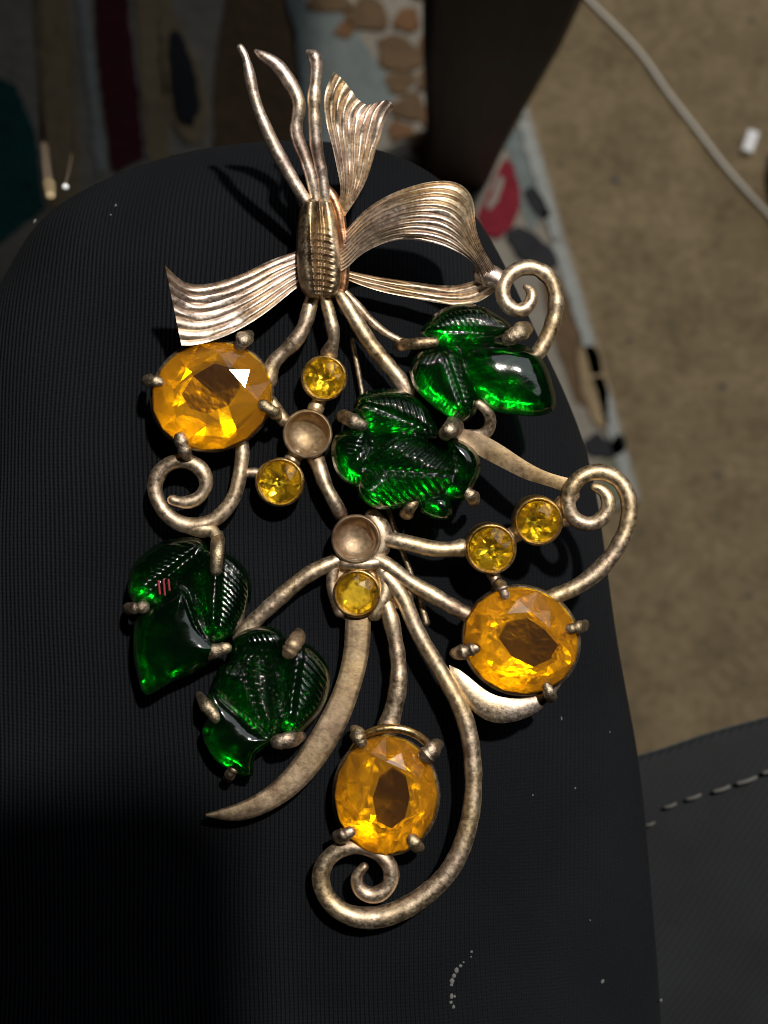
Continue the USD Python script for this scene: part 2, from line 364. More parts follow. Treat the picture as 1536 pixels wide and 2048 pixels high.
# dark round thing at the right edge
k = trimesh.creation.capsule(height=0.03, radius=0.022, count=[24, 16]); k.apply_translation(W(1655, 325, 0.022) * [1, 1, 0] + [0, 0, 0.012])
tag(obj('furniture_foot', k, M_BLACK, smooth=40), 'dark rounded furniture foot at the right edge of the carpet', 'furniture foot')

# ================================================================ the table whose leg is seen
table = thing('side_table', 'dark wood side table with one square leg standing on the rug', 'table')
def leg(x0, y0, flip=1):
    vs, fs = [], []
    prof = [(0.0, 0.0145), (0.05, 0.0155), (0.12, 0.018), (0.20, 0.0215), (0.30, 0.0235), (0.475, 0.0235)]
    ch = 0.003
    for z, h in prof:
        for sx, sy in ((-1, -1), (1, -1), (1, 1), (-1, 1)):
            pass
        ring = [(-h + ch, -h), (h - ch, -h), (h, -h + ch), (h, h - ch), (h - ch, h), (-h + ch, h), (-h, h - ch), (-h, -h + ch)]
        vs += [(x0 + a, y0 + b, z) for a, b in ring]
    n = 8
    for i in range(len(prof) - 1):
        for j in range(n):
            fs.append([i * n + j, i * n + (j + 1) % n, (i + 1) * n + (j + 1) % n, (i + 1) * n + j])
    m = quads(vs, fs)
    return m
LX, LY = 0.0335, 0.163
obj('leg', leg(LX, LY), M_WOOD, table)
obj('leg', leg(LX - 0.42, LY), M_WOOD, table); obj('leg', leg(LX, LY + 0.42), M_WOOD, table); obj('leg', leg(LX - 0.42, LY + 0.42), M_WOOD, table)
tt = trimesh.creation.box([0.50, 0.50, 0.022]); tt.apply_translation([LX - 0.226, LY + 0.226, 0.487])
obj('tabletop', tt, M_WOOD, table)

# ================================================================ the seat with a stitched edge, lower right
SZ = 0.385
seat = thing('seat_cushion', 'dark grey cushion with pale stitching along its edge, under the knee', 'cushion')
top_edge = [(1180, 1540), (1290, 1510), (1340, 1495), (1420, 1468), (1536, 1436), (1700, 1390), (1900, 1330)]
def cushion():
    E = resample([(x, y) for x, y in top_edge], 60)
    rows = []
    for d, dz in [(150, -0.05), (50, -0.015), (18, -0.006), (5, -0.003), (4, -0.0012), (18, -0.0002), (60, 0), (200, 0.001), (500, 0.001), (900, -0.002), (1300, -0.01)]:
        rows.append([W(x - 0.0 * d, y + d, SZ) + [0, 0, dz] for x, y in E])
    rows = np.array(rows)
    n, m_ = rows.shape[:2]
    rows[..., 2] += 0.0012 * (meshkit.fbm(rows * [40, 40, 0], 3) - 0.5) * (np.arange(n) > 3)[:, None]
    idx = np.arange(n * m_).reshape(n, m_)
    q = np.stack([idx[:-1, :-1], idx[1:, :-1], idx[1:, 1:], idx[:-1, 1:]], -1).reshape(-1, 4)
    return quads(rows.reshape(-1, 3), q)
obj('cover', cushion(), M_SEAT, seat, smooth=True)
st = [(1300, 1648, 16), (1341, 1611, 20), (1388, 1594, 24), (1444, 1578, 28), (1494, 1561, 34), (1546, 1540, 34)]
for i, (x, y, L) in enumerate(st):
    a = W(x - L / 2, y + L * 0.16, SZ + 0.0018); b = W(x + L / 2, y - L * 0.18, SZ + 0.0018)
    P = np.linspace(a, b, 8); P[:, 2] += 0.0004 * np.sin(np.linspace(0, np.pi, 8))
    obj('stitch', tube_w(P, np.full(8, 0.00022 + 0.00003 * i), 8), M_STITCH, seat, smooth=60)

# ================================================================ the person's knee under black knit cloth
person = thing('person', 'knee and thigh of a seated person in black ribbed knit trousers', 'person')
out_px = [(-330, 2700), (-300, 2300), (-250, 1900), (-200, 1500), (-165, 1150), (-130, 900), (-80, 700), (-30, 585), (0, 532), (60, 440), (150, 372), (300, 310), (450, 278), (620, 270), (760, 288), (870, 338), (960, 425), (1012, 510), (1080, 655), (1150, 805), (1192, 925), (1230, 1150), (1260, 1350), (1290, 1510), (1310, 1700), (1328, 1900), (1338, 2050), (1350, 2300), (1370, 2700)]
HR = 0.030
def build_leg():
    zr = ZT - HR
    op = np.array([W(x, y, ZT - 0.0215)[:2] for x, y in out_px])
    C = spline(op, n=420)
    C = np.vstack([C])
    S0, S1 = W(590, 720, ZT)[:2], W(540, 2700, ZT)[:2]
    d = S1 - S0; L2 = d @ d
    t = np.clip(((C - S0) @ d) / L2, 0, 1)
    S = S0 + t[:, None] * d
    p = 2.25
    rho = np.r_[np.linspace(0.0, 0.9, 70), 1 - 0.1 * (1 - np.linspace(0, 1, 26)[1:]) ** 2]
    rows = []
    for r in rho:
        xy = S + (C - S) * r
        z = ZT - HR * (1 - (1 - min(r, 1) ** p) ** (1 / p))
        rows.append(np.c_[xy, np.full(len(C), z)])
    for r, z in [(0.998, zr - 0.006), (0.99, zr - 0.015), (0.965, zr - 0.03), (0.93, zr - 0.06), (0.86, zr - 0.15), (0.8, zr - 0.40)]:
        rows.append(np.c_[S + (C - S) * r, np.full(len(C), z)])
    V = np.array(rows)
    # gentle unevenness of the stretched cloth
    f = meshkit.fbm(V * [45, 45, 20], 3, 3) - 0.5
    V[..., 2] += 0.0016 * f
    n, m_ = V.shape[:2]
    idx = np.arange(n * m_).reshape(n, m_)
    q4 = np.stack([idx[:-1, :-1], idx[1:, :-1], idx[1:, 1:], idx[:-1, 1:]], -1).reshape(-1, 4)
    m = quads(V.reshape(-1, 3), q4[:, ::-1])
    if m.face_normals[np.argmax(m.triangles_center[:, 2])][2] < 0: m.invert()
    return m, V
leg_mesh, LEGV = build_leg()
obj('trouser_leg', leg_mesh, M_KNIT, person, smooth=True)
from scipy.spatial import cKDTree
_kt = cKDTree(LEGV[:80].reshape(-1, 3)[:, :2]); _kz = LEGV[:80].reshape(-1, 3)[:, 2]
def knee_point(px, py):
    z = ZT
    for _ in range(6):
        w = W(px, py, z); z = float(_kz[_kt.query(w[:2])[1]])
    return W(px, py, z)

# lint on the knit
def lint(px, py, r, st=1.0, rot=0.0):
    c = trimesh.creation.icosphere(1, 1.0)
    c.vertices *= 1 + 0.35 * (meshkit.noise(c.vertices * 2 + px)[:, None] - 0.5)
    r *= 0.85; c.apply_scale([r * PXM, r * st * PXM, r * 0.4 * PXM]); c.apply_transform(trimesh.transformations.rotation_matrix(rot, [0, 0, 1]))
    c.apply_translation(knee_point(px, py) + [0, 0, 0.0001])
    return c
mk = [lint(943, 1903, 3.2), lint(942, 1913, 2.2), lint(921, 1931, 4), lint(913, 1940, 5.5, 1.2), lint(908, 1951, 5), lint(904, 1961, 5.5, 1.3), lint(903, 1969, 4), lint(903, 1992, 4, 1.8), lint(909, 1992, 3.5), lint(902, 2004, 4.2), lint(907, 2013, 3.6, 1.4), lint(927, 1924, 2.5)]
tag(obj('chalk_mark', join(*mk), M_LINT), 'broken white streak of lint on black cloth below the brooch', 'lint')
for (x, y, r, s, ro) in [(1205, 1962, 4, 1.6, -0.5), (1322, 2000, 4, 1.1, 0), (1122, 1437, 3, 1.8, 0), (1218, 1464, 3.5, 1, 0), (1065, 1590, 2.5, 1, 0), (232, 412, 3, 1.8, 0), (222, 430, 2.6, 1, 0), (70, 442, 3.5, 2, -0.6), (1150, 1576, 2.5, 1, 0), (1180, 1840, 2, 1, 0)]:
    tag(obj('lint_speck', lint(x, y, r, s, ro), M_LINT), 'tiny pale lint speck on the black knit cloth', 'lint', 'lint specks on the knit')

# tan cord with a tip, and a bead, beside the knee at upper left
cd = spline([(60, -60, 0.06), (78, 120, 0.16), (86, 260, 0.27), (94, 345, 0.36), (101, 392, 0.405)], n=50)
cord = thing('cord', 'tan cord with a pale pointed tip beside the knee at upper left', 'cord')
obj('strand', tube_w([W(*p) for p in cd[:47]], np.full(47, 0.0009), 10), M_CORD, cord, smooth=60)
obj('tip', tube_w([W(*p) for p in cd[46:]], np.linspace(0.0012, 0.0009, 4), 10), plain('cord_tip', (0.40, 0.31, 0.18), 0.6), cord, smooth=60)
bd = trimesh.creation.icosphere(3, 0.0006); bd.apply_translation(W(131, 374, 0.40))
bead = thing('bead', 'tiny white shiny bead beside the tip of the tan cord', 'bead')
obj('ball', bd, M_BEAD, bead, smooth=True)
bs = spline([(128, 378, 0.399), (140, 330, 0.33), (150, 200, 0.15), (150, 60, 0.05)], n=30)
obj('thread', tube_w([W(*p) for p in bs], np.full(30, 0.0002), 6), M_CORD, bead, smooth=60)

# ================================================================ the brooch
brooch = thing('brooch', 'worn gold tone spray brooch with ribbon bow, green leaf stones and amber stones', 'brooch')
def wire(pts, name='stem', m=M_GOLD, **kw): return obj(name, wire_mesh(pts, **kw), m, brooch, smooth=60)

# --- three stem ends above the knot
wire([(481, 96, 9.5, 9), (488, 108, 9.5, 8), (497, 140, 9.2, 11), (509, 195, 8.6, 12), (527, 245, 8, 13), (552, 300, 7.2, 14), (577, 345, 6.5, 14), (601, 385, 6, 13), (622, 415, 5.5, 12)], 'stem_end', M_RIB)
wire([(512, 103, 9, 5), (522, 110, 9, 9), (547, 125, 8.8, 13), (578, 163, 8.4, 15), (598, 212, 8, 14), (592, 258, 7.4, 13), (605, 303, 6.8, 14), (622, 352, 6.2, 13), (633, 410, 5.5, 12)], 'stem_end', M_RIB)
wire([(616, 104, 9.2, 5), (628, 113, 9.2, 14), (633, 135, 9, 13), (629, 180, 8.6, 13), (629, 240, 8, 13), (634, 300, 7.2, 13), (644, 350, 6.4, 12), (650, 410, 5.5, 12)], 'stem_end', M_RIB)

# --- the ribbon
rib1 = patch_mesh(
    [(655, 425, 5.2), (678, 398, 5.8), (676, 345, 6.6), (660, 275, 7.6), (649, 222, 8.4), (653, 175, 9), (668, 143, 9.3)],
    [(690, 432, 5.2), (714, 396, 5.8), (736, 352, 6.6), (752, 300, 7.4), (766, 258, 8), (776, 232, 8.3), (790, 213, 8.6)], flutes=9, amp=0.30, fade=([0, 0.25, 1], [0.35, 0.9, 1.0]),
    zfun=lambda v, u: -1.3 * np.sin(np.pi * u) * v ** 2 + 0.5 * np.sin(2 * np.pi * u) * v, yend=lambda u: 24 * np.sin(np.pi * np.clip(u * 1.12, 0, 1)) - 6 * np.sin(3 * np.pi * u))
# wavy cut end
obj('ribbon_end', rib1, M_RIB, brooch, smooth=35)
rib2 = patch_mesh(
    [(672, 478, 4.5), (690, 462, 5), (722, 428, 6), (770, 394, 7.2), (825, 372, 8.3), (880, 362, 8.6), (922, 370, 8.2), (946, 400, 7.2), (950, 440, 6.4), (962, 487, 5.6), (985, 528, 4.8), (1003, 552, 4)],
    [(676, 545, 4.5), (694, 535, 4.8), (715, 516, 5.2), (757, 491, 6), (800, 480, 6.6), (850, 483, 6.6), (895, 495, 6.3), (925, 510, 5.8), (945, 525, 5.2), (956, 540, 4.6), (962, 556, 4.1), (968, 575, 3.6)],
    nv=130, flutes=10, amp=0.30, fade=([0, 0.12, 0.3, 1], [0.25, 0.4, 1, 1]), zfun=lambda v, u: 0.9 * np.sin(np.pi * u) * np.sin(np.pi * v))
obj('ribbon_loop', rib2, M_RIB, brooch, smooth=35)
rib3 = patch_mesh(
    [(690, 540, 3.8), (760, 554, 3.2), (850, 567, 2.6), (905, 571, 2.5), (945, 562, 2.9), (985, 545, 3.4)],
    [(688, 558, 3.4), (758, 582, 2.4), (828, 597, 1.8), (900, 609, 1.6), (955, 604, 1.8), (1000, 574, 2.6)], flutes=3, amp=0.3, fade=([0, 0.3, 1], [0.4, 1, 1]))
obj('ribbon_loop', rib3, M_GOLD, brooch, smooth=35)
rib4 = patch_mesh(
    [(612, 495, 4.4), (585, 505, 4.6), (540, 521, 5.2), (490, 545, 6), (440, 562, 6.6), (400, 569, 7), (366, 562, 7.8), (345, 545, 9.0), (330, 531, 10.0)],
    [(612, 565, 4.2), (592, 577, 4.2), (560, 603, 4.4), (525, 630, 4.8), (480, 658, 5.2), (435, 678, 5.6), (400, 688, 5.9), (378, 691, 6.1), (363, 691, 6.2)], nv=110, flutes=7, amp=0.30, fade=([0, 0.15, 1], [0.5, 0.8, 1]),
    zfun=lambda v, u: -1.0 * np.sin(np.pi * u) * v)
obj('ribbon_end', rib4, M_RIB, brooch, smooth=35)

# --- the knot: a ribbon wound round the stems, two folds with a seam between them
def knot_z(v, u):
    bump = lambda c, w, h: h * np.sqrt(np.clip(1 - ((u - c) / w) ** 2, 0, 1))
    z = np.maximum(np.maximum(bump(0.27, 0.29, 2.5), bump(0.77, 0.22, 1.7)), bump(0.535 + 0.04 * np.sin(5 * v), 0.07, 2.3))
    z = z + 0.5 * np.exp(-((u - 0.30 - 0.08 * v) / 0.05) ** 2) * np.clip(v * 3 - 0.5, 0, 1)
    ring = np.clip((v - 0.28) * 5, 0, 1) * np.clip((0.93 - v) * 9, 0, 1) * np.clip((u - 0.22) * 7, 0.12, 1) * np.clip((0.86 - u) * 8, 0, 1)
    z = z + 0.11 * np.sin(2 * np.pi * (17 * v + 0.5 * np.sin(4 * u))) * ring
    return z - 2.2 * np.clip((0.07 - v) / 0.07, 0, 1) ** 2 - 2.6 * np.clip((v - 0.92) / 0.08, 0, 1) ** 2 - 1.5 * np.clip((np.abs(u - 0.5) - 0.46) / 0.04, 0, 1)
kn = patch_mesh([(608, 392, 4.6), (597, 432, 4.6), (592, 490, 4.6), (594, 545, 4.5), (602, 580, 4.2), (618, 600, 3.8)],
                [(662, 390, 4.6), (674, 430, 4.6), (682, 485, 4.5), (685, 540, 4.4), (680, 578, 4.2), (664, 602, 3.8)], nv=170, flutes=0, thick=2.2, zfun=knot_z, nu=64)
obj('knot', kn, M_DARK, brooch, smooth=50)
wire([(655, 380, 5.3, 12), (672, 410, 5.2, 13), (682, 450, 4.8, 12), (689, 500, 4.4, 11), (690, 545, 4.0, 10), (684, 588, 3.6, 10)], 'knot_edge', metal('copper_edge', [(0.3, (0.45, 0.22, 0.12)), (0.6, (0.8, 0.5, 0.33)), (0.75, (0.9, 0.65, 0.5))], (0.3, 0.45)))

# --- stems below the knot
wire([(628, 590, 4, 14), (622, 605, 4, 16), (612, 642, 4, 16), (592, 680, 3.8, 16), (564, 708, 3.4, 15), (546, 728, 3.2, 17), (536, 760, 3, 20)])
wire([(648, 590, 4, 12), (654, 610, 4, 13), (663, 645, 4, 14), (667, 682, 3.6, 13), (662, 696, 3.0, 16), (658, 707, 2.4, 20)])
wire([(680, 590, 4, 13), (693, 610, 4, 15), (717, 650, 3.8, 16), (746, 694, 3.5, 16), (778, 732, 3.2, 16), (806, 768, 3, 17), (815, 785, 2.8, 17)])
wire([(690, 585, 3.6, 8), (715, 612, 3.4, 10), (750, 650, 3, 9), (785, 674, 2.7, 8), (808, 683, 2.5, 7), (840, 685, 2.3, 12)])
# wire under the left amber stone with its scroll
wire([(478, 870, 3, 15), (484, 895, 3, 15), (481, 940, 3, 16), (470, 988, 3, 16), (445, 1026, 3, 16), (402, 1050, 3, 17), (355, 1044, 3, 17), (322, 1013, 3, 16), (310, 972, 3.1, 16), (328, 935, 3.3, 16), (366, 922, 3.5, 16), (401, 938, 3.6, 16), (412, 968, 3.5, 15), (396, 996, 3.4, 14), (368, 1005, 3.4, 13), (345, 1000, 3.4, 11)], 'scroll')
wire([(372, 1052, 3, 14), (400, 1058, 3, 18), (425, 1062, 3.2, 15), (436, 1080, 3.8, 13)], 'solder_joint')
# between the cups
wire([(630, 914, 2.0, 18), (638, 932, 2.6, 17), (650, 968, 3, 15), (670, 1006, 2.8, 15), (680, 1026, 2.2, 17)])
wire([(638, 803, 2.2, 16), (631, 818, 2.2, 17)], 'solder_joint')
wire([(583, 924, 2.2, 18), (591, 910, 2.2, 18)], 'solder_joint')
wire([(470, 960, 2.6, 9), (500, 945, 2.6, 10), (530, 950, 2.6, 10)], 'solder_joint')
wire([(540, 800, 2.8, 12), (556, 824, 2.6, 14), (567, 840, 2.4, 14)], 'solder_joint')
wire([(766, 1075, 2.4, 19), (785, 1080, 2.9, 17), (815, 1086, 3.1, 17), (868, 1098, 3.1, 17), (908, 1098, 2.9, 18), (922, 1096, 2.6, 21)])
wire([(1019, 1075, 1.9, 20), (1035, 1065, 1.9, 20)], 'solder_joint')
wire([(1120, 1012, 2.4, 17), (1130, 1003, 2.8, 18), (1145, 990, 3.2, 16)], 'solder_joint')
wire([(1127, 1044, 2.4, 12), (1138, 1040, 3, 14), (1150, 1036, 3.2, 14)], 'solder_joint')
wire([(986, 1148, 2.2, 14), (992, 1164, 2.6, 13), (1000, 1180, 3, 13)], 'solder_joint')
# right scroll with its long tail
wire([(1085, 1205, 2.8, 17), (1110, 1193, 2.9, 18), (1150, 1175, 3.1, 18), (1196, 1142, 3.2, 18), (1236, 1093, 3.4, 18), (1257, 1040, 3.5, 18), (1256, 992, 3.6, 18), (1230, 955, 3.7, 18), (1190, 944, 3.8, 18), (1155, 960, 3.8, 17), (1136, 996, 3.6, 17), (1146, 1034, 3.4, 16), (1178, 1048, 3.4, 16), (1207, 1033, 3.5, 16), (1217, 1003, 3.6, 15), (1203, 980, 3.6, 13), (1188, 974, 3.6, 9)], 'scroll')
# top right scroll
wire([(1070, 715, 3, 15), (1085, 692, 3, 17), (1104, 650, 3.2, 17), (1112, 602, 3.5, 17), (1100, 558, 3.8, 17), (1064, 535, 4, 17), (1028, 543, 4.1, 17), (1006, 572, 4.2, 17), (1012, 606, 4.2, 16), (1038, 621, 4.2, 15), (1060, 606, 4.2, 14), (1062, 584, 4.2, 11), (1052, 574, 4.2, 7)], 'scroll')
wire([(965, 548, 3.4, 20), (990, 556, 3.6, 23), (1005, 570, 3.8, 18)], 'solder_joint', M_RIB)
# bottom group
wire([(674, 1121, 2.8, 17), (656, 1129, 2.9, 17), (622, 1146, 3, 17), (572, 1184, 3, 17), (530, 1222, 2.9, 17), (500, 1250, 2.7, 17), (480, 1275, 2.5, 16)])
wire([(750, 1118, 2.8, 16), (772, 1128, 3, 17), (812, 1158, 3, 17), (860, 1187, 3, 17), (905, 1213, 2.9, 17), (940, 1232, 2.7, 17)])
wire([(768, 1196, 2.2, 14), (777, 1222, 2.8, 17), (786, 1258, 3, 17), (797, 1330, 3, 18), (793, 1392, 3, 19), (781, 1438, 2.8, 21), (772, 1470, 2.5, 26)])
wire([(770, 1150, 2.8, 16), (800, 1185, 3, 17), (829, 1250, 3, 17), (868, 1320, 3, 17), (905, 1384, 3, 18), (931, 1442, 3, 19), (944, 1512, 3, 19), (946, 1588, 3, 19), (934, 1660, 3, 20), (902, 1736, 3, 21), (852, 1788, 3, 22), (792, 1824, 3, 23), (732, 1836, 3, 23), (682, 1822, 3, 21), (650, 1788, 3, 20), (642, 1746, 3.1, 19), (664, 1710, 3.3, 18), (705, 1692, 3.5, 18), (752, 1704, 3.6, 17), (781, 1738, 3.6, 17), (776, 1772, 3.5, 17), (748, 1790, 3.4, 18), (722, 1780, 3.4, 16), (714, 1755, 3.6, 13), (728, 1734, 3.8, 10)], 'scroll', rough=0.03)
wire([(690, 1125, 3, 15), (720, 1128, 3.2, 14), (760, 1124, 3, 15)], 'solder_joint')
wire([(672, 1120, 2.6, 13), (664, 1165, 2.6, 13), (680, 1222, 2.6, 14)], 'solder_joint')
wire([(756, 1120, 2.6, 15), (770, 1175, 2.6, 18), (750, 1228, 2.6, 17)], 'solder_joint')
wire([(800, 1150, 2.4, 10), (815, 1190, 2.4, 13), (812, 1215, 2.4, 9)], 'solder_joint')
wire([(745, 1035, 2.4, 20), (765, 1075, 2.4, 22), (755, 1110, 2.4, 18)], 'solder_joint')
pl_px = [(662, 1106), (720, 1112), (768, 1106), (788, 1140), (812, 1180), (812, 1212), (786, 1222), (752, 1240), (715, 1244), (690, 1240), (668, 1218), (660, 1165)]
def plate(z0, z1, inset):
    lay = []
    for z, d in ((z0, 0), (z1 - 0.35, 0), (z1 - 0.1, 2), (z1, 5)):
        q = Polygon(spline(pl_px + pl_px[:1], n=100)[:-1]).buffer(-d)
        e = np.array([q.exterior.interpolate(t, normalized=True).coords[0] for t in np.linspace(0, 1, 80, endpoint=False)])
        e = np.roll(e, -int(np.argmin(e[:, 0] + e[:, 1])), axis=0)
        lay.append(np.array([B(x, y, z) for x, y in e]))
    n = 80; V = np.vstack(lay + [[lay[-1].mean(0)]]); f = []
    for k in range(3):
        for j in range(n):
            a, b_ = k * n + j, k * n + (j + 1) % n
            f += [[a, b_, b_ + n], [a, b_ + n, a + n]]
    f += [[3 * n + j, 3 * n + (j + 1) % n, 4 * n] for j in range(n)]
    m = trimesh.Trimesh(V, f, process=False)
    if m.face_normals[-n:, 2].mean() < 0: m.invert()
    return m
obj('plate', plate(1.0, 2.5, 4), M_GOLD, brooch, smooth=40)
# flat blades
sick = patch_mesh(
    [(690, 1215, 2.4), (687, 1300, 2.6), (670, 1370, 2.8), (641, 1432, 3), (600, 1500, 3.1), (550, 1560, 3.2), (490, 1600, 3.2), (440, 1618, 3.1), (411, 1627, 3)],
    [(742, 1215, 2.4), (738, 1305, 2.6), (720, 1380, 2.8), (694, 1450, 3), (652, 1522, 3.1), (602, 1580, 3.2), (540, 1622, 3.2), (470, 1642, 3.1), (413, 1634, 3)], flutes=0, thick=0.9, arch=0.22)
obj('blade', sick, M_FLAT, brooch, smooth=35)
bl2 = patch_mesh([(890, 850, 3.4), (915, 856, 3.6), (955, 866, 3.7), (1000, 888, 3.7), (1050, 921, 3.6), (1095, 944, 3.5), (1140, 957, 3.4)],
                 [(905, 900, 3.1), (935, 900, 3.2), (965, 915, 3.3), (1005, 936, 3.3), (1050, 958, 3.3), (1095, 972, 3.2), (1135, 986, 3.2)], flutes=0, thick=0.9, arch=0.08)
obj('blade', bl2, M_FLAT, brooch, smooth=35)
bl3 = patch_mesh([(898, 1330, 2.6), (912, 1336, 2.8), (945, 1360, 3), (985, 1388, 3.1), (1035, 1396, 3.2), (1085, 1380, 3.2), (1120, 1345, 3)],
                 [(915, 1400, 2.6), (930, 1408, 2.8), (955, 1430, 3), (995, 1446, 3.1), (1040, 1440, 3.2), (1082, 1418, 3.2), (1128, 1360, 3)], flutes=0, thick=0.9, arch=0.35)
obj('blade', bl3, M_RIB, brooch, smooth=35)
# the pin behind
wire([(704, 680, 0.9, 6), (716, 740, 0.8, 6), (745, 900, 0.7, 6), (800, 1090, 0.7, 6), (840, 1200, 0.8, 7), (852, 1245, 0.9, 9)], 'pin', M_PRONG)

# --- cups and round rhinestones
def lathe(prof, cx, cy, n=40, tilt=(0, 0)):
    """prof rows: radius px, z mm ; centre in photo px; tilt shifts the centre with height (px per mm)."""
    rows = []
    t = np.arange(n) * 2 * np.pi / n
    for r, z in prof:
        c = B(cx + tilt[0] * z, cy + tilt[1] * z, z)
        rows.append(np.c_[c[0] + r * PXM * np.cos(t), c[1] + r * PXM * np.sin(t), np.full(n, c[2])])
    V = np.array(rows)
    k = len(prof)
    i, j = np.meshgrid(np.arange(k - 1), np.arange(n), indexing='ij')
    q = np.stack([i * n + j, i * n + (j + 1) % n, (i + 1) * n + (j + 1) % n, (i + 1) * n + j], -1).reshape(-1, 4)
    return quads(V.reshape(-1, 3), q)

def brilliant(cx, cy, ax, ay, z0, rot, nf, table, star_r, star_drop, girdle_drop, pav, seed, tilt=(0, 0), off=(0, 0), jit=0.05, dark=None):
    """Crown and pavilion meshes of a faceted stone. Sizes px, heights mm, z0 = height of the girdle."""
    r_ = np.random.default_rng(seed)
    cr, sr = math.cos(rot), math.sin(rot)
    ztab = z0 + star_drop + girdle_drop
    def pt(rad, ang, z):
        x, y = ax * rad * math.cos(ang), ay * rad * math.sin(ang)
        x, y = cr * x - sr * y, sr * x + cr * y
        return B(cx + x + tilt[0] * (z - z0), cy + y + tilt[1] * (z - z0), z)
    d = 2 * math.pi / nf
    T = [pt(table * (1 + r_.normal(0, 0.015)), i * d, ztab) for i in range(nf)]
    S = [pt(star_r * (1 + r_.normal(0, 0.012)), (i + 0.5) * d, ztab - star_drop) for i in range(nf)]
    G = [pt(1.0, k * d / 4, z0) for k in range(4 * nf)]
    tri = []
    c = pt(0, 0, ztab)
    for i in range(nf):
        j = (i + 1) % nf
        tri += [(c, T[i], T[j]), (T[i], S[i], T[j])]
        Gm = G[(4 * i) % (4 * nf)]
        tri += [(T[i], Gm, S[i]), (T[i], S[i - 1], Gm)]
        for a in range(4):
            tri.append((S[i], G[(4 * i + a) % (4 * nf)], G[(4 * i + a + 1) % (4 * nf)]))
    # a thin wall below the girdle
    Gl = [g - [0, 0, 0.0004] for g in G]
    for k in range(4 * nf):
        l = (k + 1) % (4 * nf)
        tri += [(G[k], Gl[k], Gl[l]), (G[k], Gl[l], G[l])]
    tri = np.array(tri)
    crown = trimesh.Trimesh(tri.reshape(-1, 3), np.arange(len(tri) * 3).reshape(-1, 3), process=False)
    n = np.cross(tri[:, 1] - tri[:, 0], tri[:, 2] - tri[:, 0])
    cc = np.array(pt(0, 0, z0 - 0.5)); flip = ((tri.mean(1) - cc) * n).sum(1) < 0
    crown.faces[flip] = crown.faces[flip][:, ::-1]
    # pavilion
    zb = z0 - 0.35
    G = [pt(0.985, k * d / 2, zb) for k in range(2 * nf)]
    def pb(rad, ang, z):
        if dark:                     # the culet has an outline of its own: half axes px, turn
            dx, dy, dr = dark
            x, y = dx * rad * math.cos(ang - dr), dy * rad * math.sin(ang - dr)
            x, y = math.cos(dr) * x - math.sin(dr) * y, math.sin(dr) * x + math.cos(dr) * y
            return B(cx + off[0] + x, cy + off[1] + y, z)
        return pt(rad, ang, z)
    A = [pt(pav[0] * (1 + r_.normal(0, jit)), (i + 0.5 + r_.normal(0, jit)) * d, zb - pav[1] * (1 + r_.normal(0, 2.5 * jit))) + ([off[0] * 0.4 * PXM, -off[1] * 0.4 * PXM, 0]) for i in range(nf)]
    Bp = [pb((1.0 if dark else pav[2]) * (1 + r_.normal(0, 0.08)), i * d, zb - pav[3] * (1 + r_.normal(0, 1.2 * jit))) for i in range(nf)]
    cu = pb(0.15, 0.9, zb - pav[3] - 0.12)
    tri = []
    for i in range(nf):
        j = (i + 1) % nf
        g0, g1, g2 = G[(2 * i) % (2 * nf)], G[(2 * i + 1) % (2 * nf)], G[(2 * i + 2) % (2 * nf)]
        tri += [(g0, g1, A[i]), (g1, g2, A[i]), (A[i - 1], g0, A[i]), (A[i - 1], A[i], Bp[i]), (A[i], Bp[j], Bp[i]), (Bp[i], Bp[j], cu)]
    tri = np.array(tri)
    n = np.cross(tri[:, 1] - tri[:, 0], tri[:, 2] - tri[:, 0])
    pv = trimesh.Trimesh(tri.reshape(-1, 3), np.arange(len(tri) * 3).reshape(-1, 3), process=False)
    flip = n[:, 2] < 0
    pv.faces[flip] = pv.faces[flip][:, ::-1]
    return crown, pv

def crackle(m, times, amp, seed):
    """Cuts the facets smaller and sets them slightly askew, as in a foiled back."""
    r_ = np.random.default_rng(seed + 500)
    m = trimesh.Trimesh(m.vertices, m.faces, process=False); m.merge_vertices()
    for k in range(times): m = m.subdivide()
    b = np.unique(m.edges_sorted, axis=0, return_counts=True)
    rim = np.unique(b[0][b[1] == 1])
    j = r_.normal(0, 1, m.vertices.shape) * amp * [1.5, 1.5, 1.0]; j[rim] = 0
    v = m.vertices + j
    return trimesh.Trimesh(v[m.faces].reshape(-1, 3), np.arange(len(m.faces) * 3).reshape(-1, 3), process=False)

def cup(cx, cy, r, stone_=True, z=1.0, h=3.0, tilt=(0, 0), seed=0, sc=None, mat_in=M_CUP):
    top = z + h
    ri = r - 8
    prof = [(0, z), (r * 0.8, z), (r * 0.97, z + 0.5), (r, z + h * 0.5), (r, top - 0.25), (r - 2, top - 0.05), (r - 4.5, top), (r - 7, top - 0.1), (ri, top - 0.4), (ri - 1, top - 0.9), (ri * 0.93, top - 1.4), (ri * 0.8, top - 1.8), (ri * 0.6, top - 2.1), (ri * 0.35, top - 2.3), (ri * 0.15, top - 2.38), (0.5, top - 2.4)]
    c = obj('cup', lathe(prof, cx, cy, 44, tilt), mat_in, brooch, smooth=50)
    if stone_:
        sx, sy = (cx + tilt[0] * top, cy + tilt[1] * top)
        crown, pv = brilliant(sx, sy, ri, ri, top - 0.25, 0.3 + seed, 8, 0.48, 0.74, 0.22, 0.40, (0.62, 0.55, 0.25, 0.95), seed + 11)
        s = obj('rhinestone', crown, M_YELLOW, c)
        obj('foil', crackle(pv, 1, 0.00006, seed), M_YELLOWFOIL, c)
    return c
cup(648, 756, 47, True, seed=1, h=2.8)
cup(615, 868, 50, False, h=2.9, mat_in=M_FLAT)
cup(560, 964, 50, True, seed=2, h=3.0)
